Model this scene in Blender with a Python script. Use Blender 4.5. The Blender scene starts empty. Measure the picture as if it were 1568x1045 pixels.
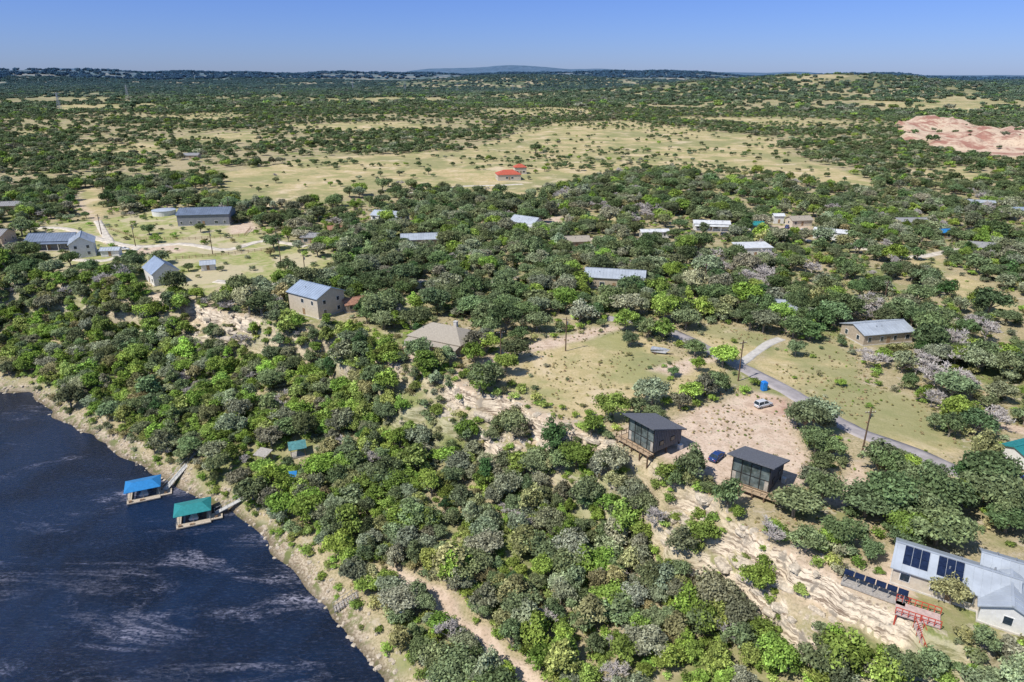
import bpy, math, random, numpy as np
from mathutils import Vector, Matrix
rng=np.random.default_rng(7); random.seed(7)
scene=bpy.context.scene
CZ=92.0; PITCH=math.radians(21.3); cp,sp=math.cos(PITCH),math.sin(PITCH)
# ------------------------------------------------------------ image pixel to ground projection, noise and distance helpers
def ray(u,v):
    a=(u-784)/1045; b=-(v-522.5)/1045
    return a, cp+b*sp, -sp+b*cp
def flat(u,v,z=20.0):
    d=ray(u,v); t=(CZ-z)/(-d[2]); return (d[0]*t,d[1]*t)
def ss(a,b,x):
    t=np.clip((x-a)/(b-a),0,1); return t*t*(3-2*t)
def hsh(ix,iy,s):
    n=(ix.astype(np.int64)*374761393+iy.astype(np.int64)*668265263+s*1442695041)&0xffffffff
    n=((n^(n>>13))*1274126177)&0xffffffff
    n=n^(n>>16)
    return (n&0xffffff)/float(0xffffff)
def vn(x,y,sc,s=0):
    x=np.asarray(x,float)/sc; y=np.asarray(y,float)/sc
    ix=np.floor(x);iy=np.floor(y);fx=x-ix;fy=y-iy
    fx=fx*fx*(3-2*fx);fy=fy*fy*(3-2*fy);ix=ix.astype(np.int64);iy=iy.astype(np.int64)
    return (hsh(ix,iy,s)*(1-fx)+hsh(ix+1,iy,s)*fx)*(1-fy)+(hsh(ix,iy+1,s)*(1-fx)+hsh(ix+1,iy+1,s)*fx)*fy
def fbm(x,y,sc,s=0,o=4):
    r=0;a=1;t=0
    for i in range(o):
        r=r+a*vn(x,y,sc/2**i,s+i*17);t+=a;a*=.5
    return r/t
def segdist(x,y,P):
    d=np.full(x.shape,1e18)
    for (ax,ay),(bx,by) in zip(P[:-1],P[1:]):
        dx,dy=bx-ax,by-ay;L=dx*dx+dy*dy+1e-9
        t=np.clip(((x-ax)*dx+(y-ay)*dy)/L,0,1)
        d=np.minimum(d,(x-ax-t*dx)**2+(y-ay-t*dy)**2)
    return np.sqrt(d)
def inside(x,y,P):
    r=np.zeros(x.shape,bool)
    for (ax,ay),(bx,by) in zip(P,P[1:]+P[:1]):
        c=((ay>y)!=(by>y))
        if by!=ay: r^=c&(x<(bx-ax)*(y-ay)/(by-ay)+ax)
    return r
def sdpoly(x,y,P):
    d=segdist(x,y,P+P[:1]); return np.where(inside(x,y,P),d,-d)
shore=[(-4000,700),(-600,310),(-240,212)]+[flat(u,v,0) for u,v in [(0,600),(45,600),(85,640),(165,680),(205,712),(270,742),(310,768),(355,785),(400,822),(450,872),(500,932),(545,988),(590,1045)]]+[(-8,58),(10,10),(40,-100),(60,-4000)]
waterP=shore+[(-4000,-4000)]
rim=[(-4000,1100),(-600,370),(-260,268)]+[flat(u,v,20) for u,v in [(0,432),(100,436),(230,455),(300,468),(375,484),(440,492),(530,512),(600,556),(700,590),(760,606),(850,650),(935,684),(1010,712),(1060,748),(1120,800),(1200,852),(1300,898),(1400,958),(1568,990)]]+[(110,58),(200,20),(400,-120),(3000,-1500)]
lowP=rim+[(3000,-4000),(-4000,-4000)]
expo=[(*flat(u,v,17),r) for u,v,r in [(790,645,13),(715,612,6),(860,675,6),(1130,852,7),(1200,888,7),(1270,918,8),(1345,950,6),(1050,792,5),(265,468,9),(325,482,10),(385,494,9),(150,440,5),(925,702,5)]]
def exposure(x,y):
    r=np.zeros(np.shape(x))
    for a,b_,q in expo: r=np.maximum(r,1-ss(q*.6,q*1.25,np.hypot(x-a,y-b_)+(vn(x,y,7,15)-.5)*6))
    return r
def dists(x,y):
    ds=segdist(x,y,shore);ds=np.where(inside(x,y,waterP),-ds,ds)
    xw=x+(vn(x,y,9,1)-.5)*6;yw=y+(vn(x,y,9,2)-.5)*6
    dr=segdist(xw,yw,rim);dr=np.where(inside(xw,yw,lowP),-dr,dr)
    return ds,dr
def height(x,y):
    ds,dr=dists(x,y)
    ds=ds+(vn(x,y,5,5)-.5)*2.2
    t=np.clip(ds/(np.abs(ds)+np.abs(dr)+.01),0,1)
    zl=np.where(ds>0,np.minimum(ds*.3,1.5)+9.3*t**.85+(fbm(x,y,14,3)-.5)*2.4*np.clip(ds/10,0,1),np.maximum(ds*.35,-5))
    jag=(vn(x,y,3,9)-.5)*1.6
    ex=exposure(x,y)
    zc=zl+3.6*ss(-7.5,-6.3,dr+jag)+1.2*ss(-4.5,-3.9,dr-jag)+4.8*ss(-1.6,-.2,dr+jag)
    zsm=zl+9.6*ss(-13,0,dr)
    zc=zc*ex+(zc*.35+zsm*.65)*(1-ex)
    D=np.hypot(x,y)
    zp=20.2+(fbm(x,y,70,4)-.5)*3*ss(4,60,dr)
    zp=zp+(fbm(x,y,700,6)-.5)*30*ss(600,2200,D)
    zp=zp+ss(2600,9000,D)*48+(fbm(x,y,2000,8,5)-.5)*60*ss(2600,5500,D)
    az=np.arctan2(x,y)*6500
    zp=zp+np.exp(-((D-6300)/800)**2)*(2+58*ss(.3,.8,fbm(az,az*0,1500,201,4)))+np.exp(-((D-9500)/1100)**2)*(5+125*ss(.4,.8,fbm(az,az*0+5,2200,231,4)))
    zp=zp+66*np.exp(-((x-1180)/700)**2-((y-2750)/420)**2)+58*np.exp(-((x-100)/900)**2-((y-4700)/500)**2)+36*np.exp(-((x-2600)/900)**2-((y-3600)/500)**2)
    return np.where(dr>0,zp,np.minimum(zc,20.2))
def axis(lo,hi,s,far_lo,far_hi,g):
    a=list(np.arange(lo,hi,s))
    st=s;p=a[-1];up=[]
    while p<far_hi: st*=g;p+=st;up.append(p)
    st=s;p=lo;dn=[]
    while p>far_lo: st*=g;p-=st;dn.append(p)
    return np.array(dn[::-1]+a+up)
XS=axis(-210,165,.75,-16000,16000,1.028); YS=axis(45,265,.75,-3500,24000,1.028)
GX,GY=np.meshgrid(XS,YS); GZ=height(GX,GY)
def HG(x,y):
    x=np.asarray(x,float);y=np.asarray(y,float)
    i=np.clip(np.searchsorted(XS,x)-1,0,len(XS)-2);j=np.clip(np.searchsorted(YS,y)-1,0,len(YS)-2)
    fx=np.clip((x-XS[i])/(XS[i+1]-XS[i]),0,1);fy=np.clip((y-YS[j])/(YS[j+1]-YS[j]),0,1)
    return (GZ[j,i]*(1-fx)+GZ[j,i+1]*fx)*(1-fy)+(GZ[j+1,i]*(1-fx)+GZ[j+1,i+1]*fx)*fy
TS=np.geomspace(60,9000,5000)
def G(u,v):
    d=ray(u,v);zr=CZ+d[2]*TS;zg=np.maximum(HG(d[0]*TS,d[1]*TS),0)
    k=np.argmax(zr<zg);k=k if k>0 else 4999
    t=TS[k];return (d[0]*t,d[1]*t,float(zg[k]))
# ------------------------------------------------------------ materials
def nmix(nt,f,a,b,mode='MIX'):
    n=nt.nodes.new('ShaderNodeMix');n.data_type='RGBA';n.blend_type=mode
    for s,val in ((0,f),(6,a),(7,b)):
        if hasattr(val,'is_output'): nt.links.new(val,n.inputs[s])
        elif s==0: n.inputs[0].default_value=val
        else: n.inputs[s].default_value=(*val,1)
    return n.outputs[2]
def nnoise(nt,vec,scale,detail=4,rough=.6,dist=0):
    n=nt.nodes.new('ShaderNodeTexNoise');n.inputs['Scale'].default_value=scale;n.inputs['Detail'].default_value=detail
    n.inputs['Roughness'].default_value=rough;n.inputs['Distortion'].default_value=dist
    nt.links.new(vec,n.inputs['Vector']);return n.outputs[0]
def nramp(nt,fac,a,b,va=0,vb=1):
    n=nt.nodes.new('ShaderNodeMapRange');n.interpolation_type='SMOOTHSTEP'
    nt.links.new(fac,n.inputs[0]);n.inputs[1].default_value=a;n.inputs[2].default_value=b;n.inputs[3].default_value=va;n.inputs[4].default_value=vb
    return n.outputs[0]
def nmath(nt,op,a,b=None):
    n=nt.nodes.new('ShaderNodeMath');n.operation=op
    for i,val in enumerate((a,b)):
        if val is None: continue
        if hasattr(val,'is_output'): nt.links.new(val,n.inputs[i])
        else: n.inputs[i].default_value=val
    return n.outputs[0]
def nattr(nt,name,typ='GEOMETRY'):
    n=nt.nodes.new('ShaderNodeAttribute');n.attribute_name=name;n.attribute_type=typ;return n
def newmat(name):
    m=bpy.data.materials.new(name);m.use_nodes=True;nt=m.node_tree
    return m,nt,nt.nodes['Principled BSDF']
def mat(name,col,rough=.8,metal=0,var=.25,scale=1.5,spec=.3,bump=0):
    m,nt,b=newmat(name);tc=nt.nodes.new('ShaderNodeTexCoord')
    n=nnoise(nt,tc.outputs['Object'],scale,5,.65)
    f=nramp(nt,n,.3,.7)
    c=nmix(nt,f,tuple(x*(1-var) for x in col),tuple(min(1,x*(1+var)) for x in col))
    nt.links.new(c,b.inputs['Base Color']);b.inputs['Roughness'].default_value=rough;b.inputs['Metallic'].default_value=metal
    b.inputs['Specular IOR Level'].default_value=spec
    if bump:
        bn=nt.nodes.new('ShaderNodeBump');bn.inputs['Strength'].default_value=.6;bn.inputs['Distance'].default_value=bump
        nt.links.new(n,bn.inputs['Height']);nt.links.new(bn.outputs[0],b.inputs['Normal'])
    return m
# ground
gm,nt,b=newmat('ground');geo=nt.nodes.new('ShaderNodeNewGeometry');pos=geo.outputs['Position']
n03=nnoise(nt,pos,2.2,6,.7);n2=nnoise(nt,pos,.35,6,.65,.4);n20=nnoise(nt,pos,.045,5,.6,.3);n60=nnoise(nt,pos,.016,6,.65,.5);n200=nnoise(nt,pos,.006,5,.6)
dry=nmix(nt,nramp(nt,n2,.35,.65),(.50,.41,.26),(.37,.31,.18))
dry=nmix(nt,nramp(nt,n03,.4,.7),dry,(.22,.20,.10))
green=nmix(nt,nramp(nt,n03,.35,.65),(.13,.17,.05),(.27,.28,.11))
c=nmix(nt,nramp(nt,n20,.47,.64),dry,green)
c=nmix(nt,nmath(nt,'MULTIPLY',nramp(nt,n2,.54,.66),.7),c,(.54,.46,.36))
# open meadow - straw
mead=nmix(nt,nramp(nt,n2,.35,.62),(.56,.45,.265),(.45,.37,.19))
mead=nmix(nt,nramp(nt,n03,.47,.73,0,.95),mead,(.26,.24,.105))
mead=nmix(nt,nramp(nt,n20,.47,.60,0,.7),mead,(.27,.28,.115))
mead=nmix(nt,nramp(nt,n60,.47,.58,0,.7),mead,(.24,.25,.115))
mead=nmix(nt,nramp(nt,n20,.34,.44,.65,0),mead,(.64,.52,.36))
c=nmix(nt,nattr(nt,'meadow').outputs['Fac'],c,mead)
lawn=nmix(nt,nramp(nt,n2,.35,.65),(.26,.30,.10),(.42,.38,.19))
lawn=nmix(nt,nramp(nt,n20,.48,.56,0,.75),lawn,(.52,.44,.30))
c=nmix(nt,nattr(nt,'lawn').outputs['Fac'],c,lawn)
bare=nmix(nt,nramp(nt,n2,.35,.65),(.68,.54,.43),(.50,.38,.28));bare=nmix(nt,nramp(nt,n03,.5,.7),bare,(.27,.22,.15))
bf=nmath(nt,'MULTIPLY',nattr(nt,'bare').outputs['Fac'],nramp(nt,n2,.25,.5,.5,1))
c=nmix(nt,bf,c,bare)
red=nmix(nt,nramp(nt,n20,.42,.58),(.36,.185,.14),(.60,.46,.34));red=nmix(nt,nramp(nt,n60,.42,.5,.85,0),red,(.62,.50,.36));red=nmix(nt,nramp(nt,n2,.5,.65,0,.5),red,(.24,.14,.11))
c=nmix(nt,nattr(nt,'redsoil').outputs['Fac'],c,red)
sh=nmix(nt,nramp(nt,n03,.38,.62),(.50,.42,.31),(.22,.17,.11));sh=nmix(nt,nramp(nt,n2,.50,.62),sh,(.15,.17,.06))
c=nmix(nt,nattr(nt,'shore').outputs['Fac'],c,sh)
c=nmix(nt,nattr(nt,'wetshore').outputs['Fac'],c,(.10,.08,.05))
sepn=nt.nodes.new('ShaderNodeSeparateXYZ');nt.links.new(geo.outputs['Normal'],sepn.inputs[0])
mp=nt.nodes.new('ShaderNodeMapping');mp.inputs['Scale'].default_value=(.3,.3,2.6);nt.links.new(pos,mp.inputs[0])
st=nnoise(nt,mp.outputs[0],.8,6,.75,.6)
rock=nmix(nt,nramp(nt,st,.40,.55),(.20,.15,.11),(.68,.58,.44));rock=nmix(nt,nramp(nt,n2,.53,.66),rock,(.24,.21,.17));rock=nmix(nt,nramp(nt,n03,.55,.7,0,.4),rock,(.3,.26,.2))
rf=nmath(nt,'MULTIPLY',nramp(nt,sepn.outputs[2],.88,.72),nramp(nt,nattr(nt,'expose').outputs['Fac'],0,1,.4,1))
c=nmix(nt,rf,c,rock)
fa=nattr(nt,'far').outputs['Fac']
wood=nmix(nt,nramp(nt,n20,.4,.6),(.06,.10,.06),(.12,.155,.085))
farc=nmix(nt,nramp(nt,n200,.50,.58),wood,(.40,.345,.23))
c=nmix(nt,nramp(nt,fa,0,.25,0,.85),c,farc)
c=nmix(nt,nramp(nt,fa,.25,.75,0,.95),c,nmix(nt,nramp(nt,n60,.4,.6),(.065,.12,.20),(.10,.17,.27)))  # blue aerial haze painted into the ground colour, growing with distance
nt.links.new(c,b.inputs['Base Color']);b.inputs['Roughness'].default_value=1;b.inputs['Specular IOR Level'].default_value=.05
bn=nt.nodes.new('ShaderNodeBump');bn.inputs['Distance'].default_value=.35;bn.inputs['Strength'].default_value=.8
nt.links.new(n2,bn.inputs['Height']);nt.links.new(bn.outputs[0],b.inputs['Normal'])

# ------------------------------------------------------------ region masks
def PL(pts,z=20): return [flat(u,v,z) for u,v in pts]
meadows=[PL(p) for p in [
 [(755,590),(800,548),(880,520),(960,508),(1010,528),(1040,548),(1080,552),(1125,575),(1120,596),(1050,606),(990,622),(950,648),(880,645),(800,622)],
 [(1058,505),(1105,496),(1180,516),(1165,540),(1130,552),(1085,540)],
 [(1150,560),(1200,520),(1290,525),(1312,560),(1320,590),(1385,602),(1430,630),(1455,690),(1410,700),(1320,662),(1240,612)],
 [(340,268),(480,243),(700,232),(850,190),(960,188),(1190,213),(1210,240),(1290,262),(1340,285),(1330,296),(1200,275),(1000,255),(905,280),(840,300),(720,300),(600,285),(480,315),(380,320),(330,300)],
 [(1370,400),(1440,395),(1450,412),(1390,418)],
 [(1420,425),(1470,420),(1530,445),(1560,470),(1520,480),(1470,455)],
 [(0,205),(60,200),(90,206),(40,212)],[(480,152),(640,150),(700,156),(560,162)],[(1190,140),(1290,128),(1330,134),(1240,152)],[(1330,160),(1460,150),(1568,158),(1568,168),(1420,172)],
 [(0,150),(120,146),(260,152),(160,158)],[(200,180),(360,176),(420,184),(280,190)],[(700,172),(860,168),(960,176),(800,180)],[(1000,182),(1200,178),(1330,188),(1180,196)],[(250,212),(380,205),(430,214),(300,224)],
 [(60,165),(200,160),(260,168),(120,172)],[(440,195),(600,188),(700,196),(540,206)],[(90,225),(220,220),(260,232),(130,240)],[(1380,262),(1480,258),(1520,275),(1420,282)],
 [(860,330),(900,325),(960,335),(900,345)],[(1480,210),(1568,240),(1568,250),(1450,236)],
 [(120,290),(150,290),(160,330),(130,335)],
]]
lawns=[PL(p) for p in [
 [(60,392),(50,350),(150,338),(200,330),(300,318),(375,345),(400,362),(480,376),(520,400),(500,425),(430,440),(400,452),(330,462),(270,452),(215,440),(180,420),(110,425),(60,415)],
 [(615,455),(650,455),(655,480),(620,490)],[(520,500),(600,510),(590,545),(560,530)],
]]
bares=[PL(p) for p in [
 [(930,672),(965,645),(1030,650),(1060,625),(1120,605),(1160,600),(1200,612),(1235,640),(1215,665),(1225,690),(1245,700),(1230,740),(1195,765),(1130,760),(1065,730),(1005,700)],
 [(1240,745),(1290,735),(1320,700),(1340,770),(1310,790),(1260,775)],
 [(1320,875),(1370,860),(1400,890),(1390,920),(1340,905)],
 [(790,545),(760,560),(740,590),(700,575),(760,540),(840,520),(930,498),(960,505),(900,522)],
 [(350,345),(385,340),(395,355),(350,362)],[(580,540),(640,525),(650,550),(600,565)],
 [(830,335),(860,332),(860,360),(835,358)],[(855,372),(925,362),(930,375),(870,385)],
 [(1000,568),(1060,548),(1095,552),(1030,575)],[(200,378),(270,376),(280,388),(210,392)],
 [(330,440),(405,435),(400,455),(340,460)],[(0,372),(50,370),(55,384),(0,388)],
 [(1170,345),(1240,345),(1260,360),(1190,366)],
]]
reds=[PL([(1362,196),(1400,186),(1470,188),(1520,196),(1600,206),(1600,244),(1500,238),(1410,226),(1380,210)]),PL([(1150,600),(1200,612),(1225,636),(1190,640),(1130,632)])]
paths=[PL(p,z) for p,z in [([(600,880),(640,900),(690,945),(735,985),(790,1030),(840,1080)],4),([(115,296),(125,318),(150,340),(168,375)],20),([(1480,640),(1568,660)],20)]]
roads_px={'main':[(1640,790),(1500,738),(1395,694),(1340,674),(1290,652),(1240,622),(1190,592),(1140,566),(1100,546),(1068,528),(1035,512),(1000,498),(930,488)],
 'drive':[(1196,519),(1175,528),(1150,546),(1132,560)],
 'l1':[(20,352),(100,352),(165,372),(215,380),(280,376),(345,385),(405,372),(470,380)],
 'l2':[(330,432),(400,438),(455,432),(497,418)],
 'l3':[(620,296),(665,296),(700,286),(760,284),(800,282)],
 'l4':[(640,432),(690,440),(730,440),(790,425)],
 'l5':[(1190,350),(1215,362),(1260,372),(1330,380),(1400,392),(1470,380)],
 'l6':[(150,340),(170,375)],'l7':[(215,380),(165,400),(110,398)]}
roads={k:PL(v) for k,v in roads_px.items()}
roadclear=[(x_-1.5,y_-4.2) for x_,y_ in PL(roads_px['main'][2:7])]
def pm(x,y,polys,soft=2.,wob=5):
    r=np.zeros(x.shape);w=(fbm(x,y,9,33,3)-.5)*wob
    for P in polys:
        a=np.array(P);m=(x>a[:,0].min()-12)&(x<a[:,0].max()+12)&(y>a[:,1].min()-12)&(y<a[:,1].max()+12)
        if m.any():
            sc=max(1,np.hypot(*a.mean(0))/350)
            r[m]=np.maximum(r[m],ss(-soft*sc,soft*sc,sdpoly(x[m],y[m],P)+w[m]+(fbm(x[m],y[m],9*sc*2,34,3)-.5)*wob*(sc-1)*4))
    return r
def pathmask(x,y,w=1.5):
    d=np.full(x.shape,1e9)
    for P in paths: d=np.minimum(d,segdist(x,y,P))
    return 1-ss(w*.6,w*1.6,d+(vn(x,y,4,3)-.5)*2)
fx=GX.ravel();fy=GY.ravel();DS,DR=dists(fx,fy);DD=np.hypot(fx,fy);EX=exposure(fx,fy)
RED=pm(fx,fy,reds)
attrs={'meadow':pm(fx,fy,meadows),'lawn':pm(fx,fy,lawns),'bare':np.maximum(pm(fx,fy,bares),pathmask(fx,fy)),'redsoil':RED,
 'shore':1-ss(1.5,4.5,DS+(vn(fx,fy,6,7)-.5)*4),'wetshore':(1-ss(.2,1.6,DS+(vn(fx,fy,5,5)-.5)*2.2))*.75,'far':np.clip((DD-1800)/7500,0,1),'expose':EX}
attrs['bare']=np.maximum(attrs['bare'],np.exp(-((DR-1)/4.)**2)*EX*.8)
# spoil heaps and cut benches in the quarry
GZ=GZ+(RED*ss(500,600,DD)*np.maximum(0,fbm(fx,fy,45,301,3)-.45)*45).reshape(GZ.shape)
nx,ny=len(XS),len(YS)
me=bpy.data.meshes.new('ground')
co=np.stack([fx,fy,GZ.ravel()],1).astype(np.float32)
I=(np.arange(ny-1)[:,None]*nx+np.arange(nx-1)[None,:]).ravel()
F=np.stack([I,I+1,I+nx+1,I+nx],1).astype(np.int32)
def fillmesh(me,co,F,smooth=False,mi=None):
    k=F.shape[1]
    me.vertices.add(len(co));me.vertices.foreach_set('co',np.ascontiguousarray(co,dtype=np.float32).ravel())
    me.loops.add(F.size);me.loops.foreach_set('vertex_index',F.astype(np.int32).ravel())
    me.polygons.add(len(F));me.polygons.foreach_set('loop_start',np.arange(0,F.size,k,dtype=np.int32));me.polygons.foreach_set('loop_total',np.full(len(F),k,np.int32))
    me.polygons.foreach_set('use_smooth',np.full(len(F),smooth))
    if mi is not None: me.polygons.foreach_set('material_index',mi.astype(np.int32))
    me.update(calc_edges=True)
fillmesh(me,co,F,True)
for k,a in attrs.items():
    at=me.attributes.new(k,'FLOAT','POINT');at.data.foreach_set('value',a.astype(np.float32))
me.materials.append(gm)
def link(o,parent=None):
    scene.collection.objects.link(o)
    if parent: o.parent=parent
    return o
link(bpy.data.objects.new('ground',me))
# ------------------------------------------------------------ water
wm,nt,b=newmat('lake_water');geo=nt.nodes.new('ShaderNodeNewGeometry');pos=geo.outputs['Position']
mp=nt.nodes.new('ShaderNodeMapping');mp.inputs['Rotation'].default_value=(0,0,.2);mp.inputs['Scale'].default_value=(.8,1.9,1);nt.links.new(pos,mp.inputs[0])
w1=nnoise(nt,mp.outputs[0],1.3,7,.68,.8);w2=nnoise(nt,pos,.05,4,.5,.5)
mp2=nt.nodes.new('ShaderNodeMapping');mp2.inputs['Rotation'].default_value=(0,0,.45);mp2.inputs['Scale'].default_value=(.4,1.6,1);nt.links.new(pos,mp2.inputs[0])
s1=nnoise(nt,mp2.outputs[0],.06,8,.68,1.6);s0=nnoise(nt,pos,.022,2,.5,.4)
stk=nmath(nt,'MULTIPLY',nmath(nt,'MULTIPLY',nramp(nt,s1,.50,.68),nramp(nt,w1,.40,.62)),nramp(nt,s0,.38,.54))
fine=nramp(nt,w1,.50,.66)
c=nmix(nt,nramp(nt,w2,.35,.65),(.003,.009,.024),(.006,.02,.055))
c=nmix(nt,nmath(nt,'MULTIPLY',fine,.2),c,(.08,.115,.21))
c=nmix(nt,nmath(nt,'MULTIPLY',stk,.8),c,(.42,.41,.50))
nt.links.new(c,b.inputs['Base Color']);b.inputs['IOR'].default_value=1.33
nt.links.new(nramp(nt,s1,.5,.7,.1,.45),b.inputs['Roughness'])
bn=nt.nodes.new('ShaderNodeBump');bn.inputs['Distance'].default_value=.3;bn.inputs['Strength'].default_value=.8
nt.links.new(w1,bn.inputs['Height']);nt.links.new(bn.outputs[0],b.inputs['Normal'])
me=bpy.data.meshes.new('lake_water');me.from_pydata([(-4500,-3400,0),(500,-3400,0),(500,900,0),(-4500,900,0)],[],[(0,1,2,3)]);me.materials.append(wm)
link(bpy.data.objects.new('lake_water',me))
# ------------------------------------------------------------ mesh builder
class MB:
    def __init__(s): s.v=[];s.f=[]
    def box(s,x0,x1,y0,y1,z0,z1):
        n=len(s.v);s.v+=[(x0,y0,z0),(x1,y0,z0),(x1,y1,z0),(x0,y1,z0),(x0,y0,z1),(x1,y0,z1),(x1,y1,z1),(x0,y1,z1)]
        s.f+=[tuple(n+i for i in q) for q in ((0,3,2,1),(4,5,6,7),(0,1,5,4),(1,2,6,5),(2,3,7,6),(3,0,4,7))];return s
    def hull8(s,p):
        n=len(s.v);s.v+=list(p);s.f+=[tuple(n+i for i in q) for q in ((0,3,2,1),(4,5,6,7),(0,1,5,4),(1,2,6,5),(2,3,7,6),(3,0,4,7))];return s
    def slab(s,q,th):
        return s.hull8([(a,b_,c-th) for a,b_,c in q]+list(q))
    def bar(s,a,b_,w,h=None):
        h=h or w;a=Vector(a);b_=Vector(b_);d=(b_-a).normalized();up=Vector((0,0,1)) if abs(d.z)<.95 else Vector((1,0,0))
        r=d.cross(up).normalized()*w/2;u=r.cross(d).normalized()*h/2
        return s.hull8([tuple(p) for p in (a-r-u,a+r-u,b_+r-u,b_-r-u,a-r+u,a+r+u,b_+r+u,b_-r+u)])
    def cyl(s,a,b_,r0,r1,n=10):
        a=Vector(a);b_=Vector(b_);d=(b_-a).normalized();up=Vector((0,0,1)) if abs(d.z)<.9 else Vector((1,0,0))
        x=d.cross(up).normalized();y=d.cross(x);k=len(s.v)
        for c_,r in ((a,r0),(b_,r1)):
            for i in range(n):
                t=2*math.pi*i/n;s.v.append(tuple(c_+x*math.cos(t)*r+y*math.sin(t)*r))
        for i in range(n): j=(i+1)%n;s.f.append((k+i,k+j,k+n+j,k+n+i))
        s.f.append(tuple(k+i for i in range(n))[::-1]);s.f.append(tuple(k+n+i for i in range(n)));return s
    def done(s,name,m,parent=None,smooth=False):
        me=bpy.data.meshes.new(name);me.from_pydata(s.v,[],s.f);me.materials.append(m);me.update()
        if smooth: me.polygons.foreach_set('use_smooth',[True]*len(me.polygons))
        return link(bpy.data.objects.new(name,me),parent)
excl=[]
def empty(name,x,y,z,rot=0,r=0,fr=.6):
    e=bpy.data.objects.new(name,None);e.location=(x,y,z);e.rotation_euler=(0,0,math.radians(rot));scene.collection.objects.link(e)
    if r:
        d=math.hypot(x,y);excl.append((x,y,r));excl.append((x-x/d*r*.8,y-y/d*r*.8,r*fr))
    return e
MT={}
def cm(name,col,**k):
    if name not in MT: MT[name]=mat(name,col,**k)
    return MT[name]
glass=mat('window_glass',(.03,.045,.06),rough=.08,spec=.8,var=.3)
white=mat('white_trim',(.75,.74,.70),var=.05);conc=mat('concrete',(.52,.49,.44),var=.15,scale=.8)
woodm=mat('weathered_wood',(.30,.20,.12),var=.35,scale=3);greyw=mat('grey_decking',(.36,.33,.29),var=.25,scale=3)
polem=mat('pole_wood',(.13,.085,.055),var=.3);steel=mat('steel',(.4,.41,.42),metal=.6,rough=.45)
asph=mat('asphalt',(.34,.31,.305),var=.18,scale=.4,rough=.95);grav=mat('gravel_drive',(.58,.52,.43),var=.25,scale=.5)
solar=mat('solar_panel',(.012,.02,.05),rough=.15,spec=.7,var=.3)
# roads
def strip(name,P,w,m,off=.12):
    P=np.array(P);pts=[]
    for i in range(len(P)-1):
        p0=P[max(i-1,0)];p1=P[i];p2=P[i+1];p3=P[min(i+2,len(P)-1)];n=max(2,int(np.linalg.norm(p2-p1)/1.2))
        for t in np.arange(n)/n:
            pts.append(.5*((2*p1)+(-p0+p2)*t+(2*p0-5*p1+4*p2-p3)*t*t+(-p0+3*p1-3*p2+p3)*t**3))
    pts=np.array(pts+[P[-1]]);d=np.gradient(pts,axis=0);d/=np.linalg.norm(d,axis=1)[:,None]+1e-9;nrm=np.stack([-d[:,1],d[:,0]],1)
    off_s=[-1.08,-1,-.5,0,.5,1,1.08];V=[];n=len(pts)
    for k,s in enumerate(off_s):
        wob=(vn(pts[:,0],pts[:,1],3,60+k)-.5)*.5 if abs(s)>=1 else 0
        q=pts+nrm*((s*w/2+np.sign(s)*wob)[:,None] if abs(s)>=1 else s*w/2);z=HG(q[:,0],q[:,1])+(off if abs(s)<=1 else -.4)
        V.append(np.column_stack([q,z]))
    V=np.concatenate(V);F=[]
    for k in range(6):
        a=np.arange(n-1)+k*n;F.append(np.stack([a,a+n,a+n+1,a+1],1)[:,::-1])
    me=bpy.data.meshes.new(name);fillmesh(me,V,np.concatenate(F),True);me.materials.append(m);link(bpy.data.objects.new(name,me))
strip('asphalt_road',roads['main'],4.6,asph);strip('concrete_driveway',roads['drive'],2.6,conc,.15)
for k,w in (('l1',4),('l2',3.6),('l3',4),('l4',4),('l5',4),('l6',3.6),('l7',3.6)):
    strip('gravel_road',roads[k],w,grav,.2)
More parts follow.
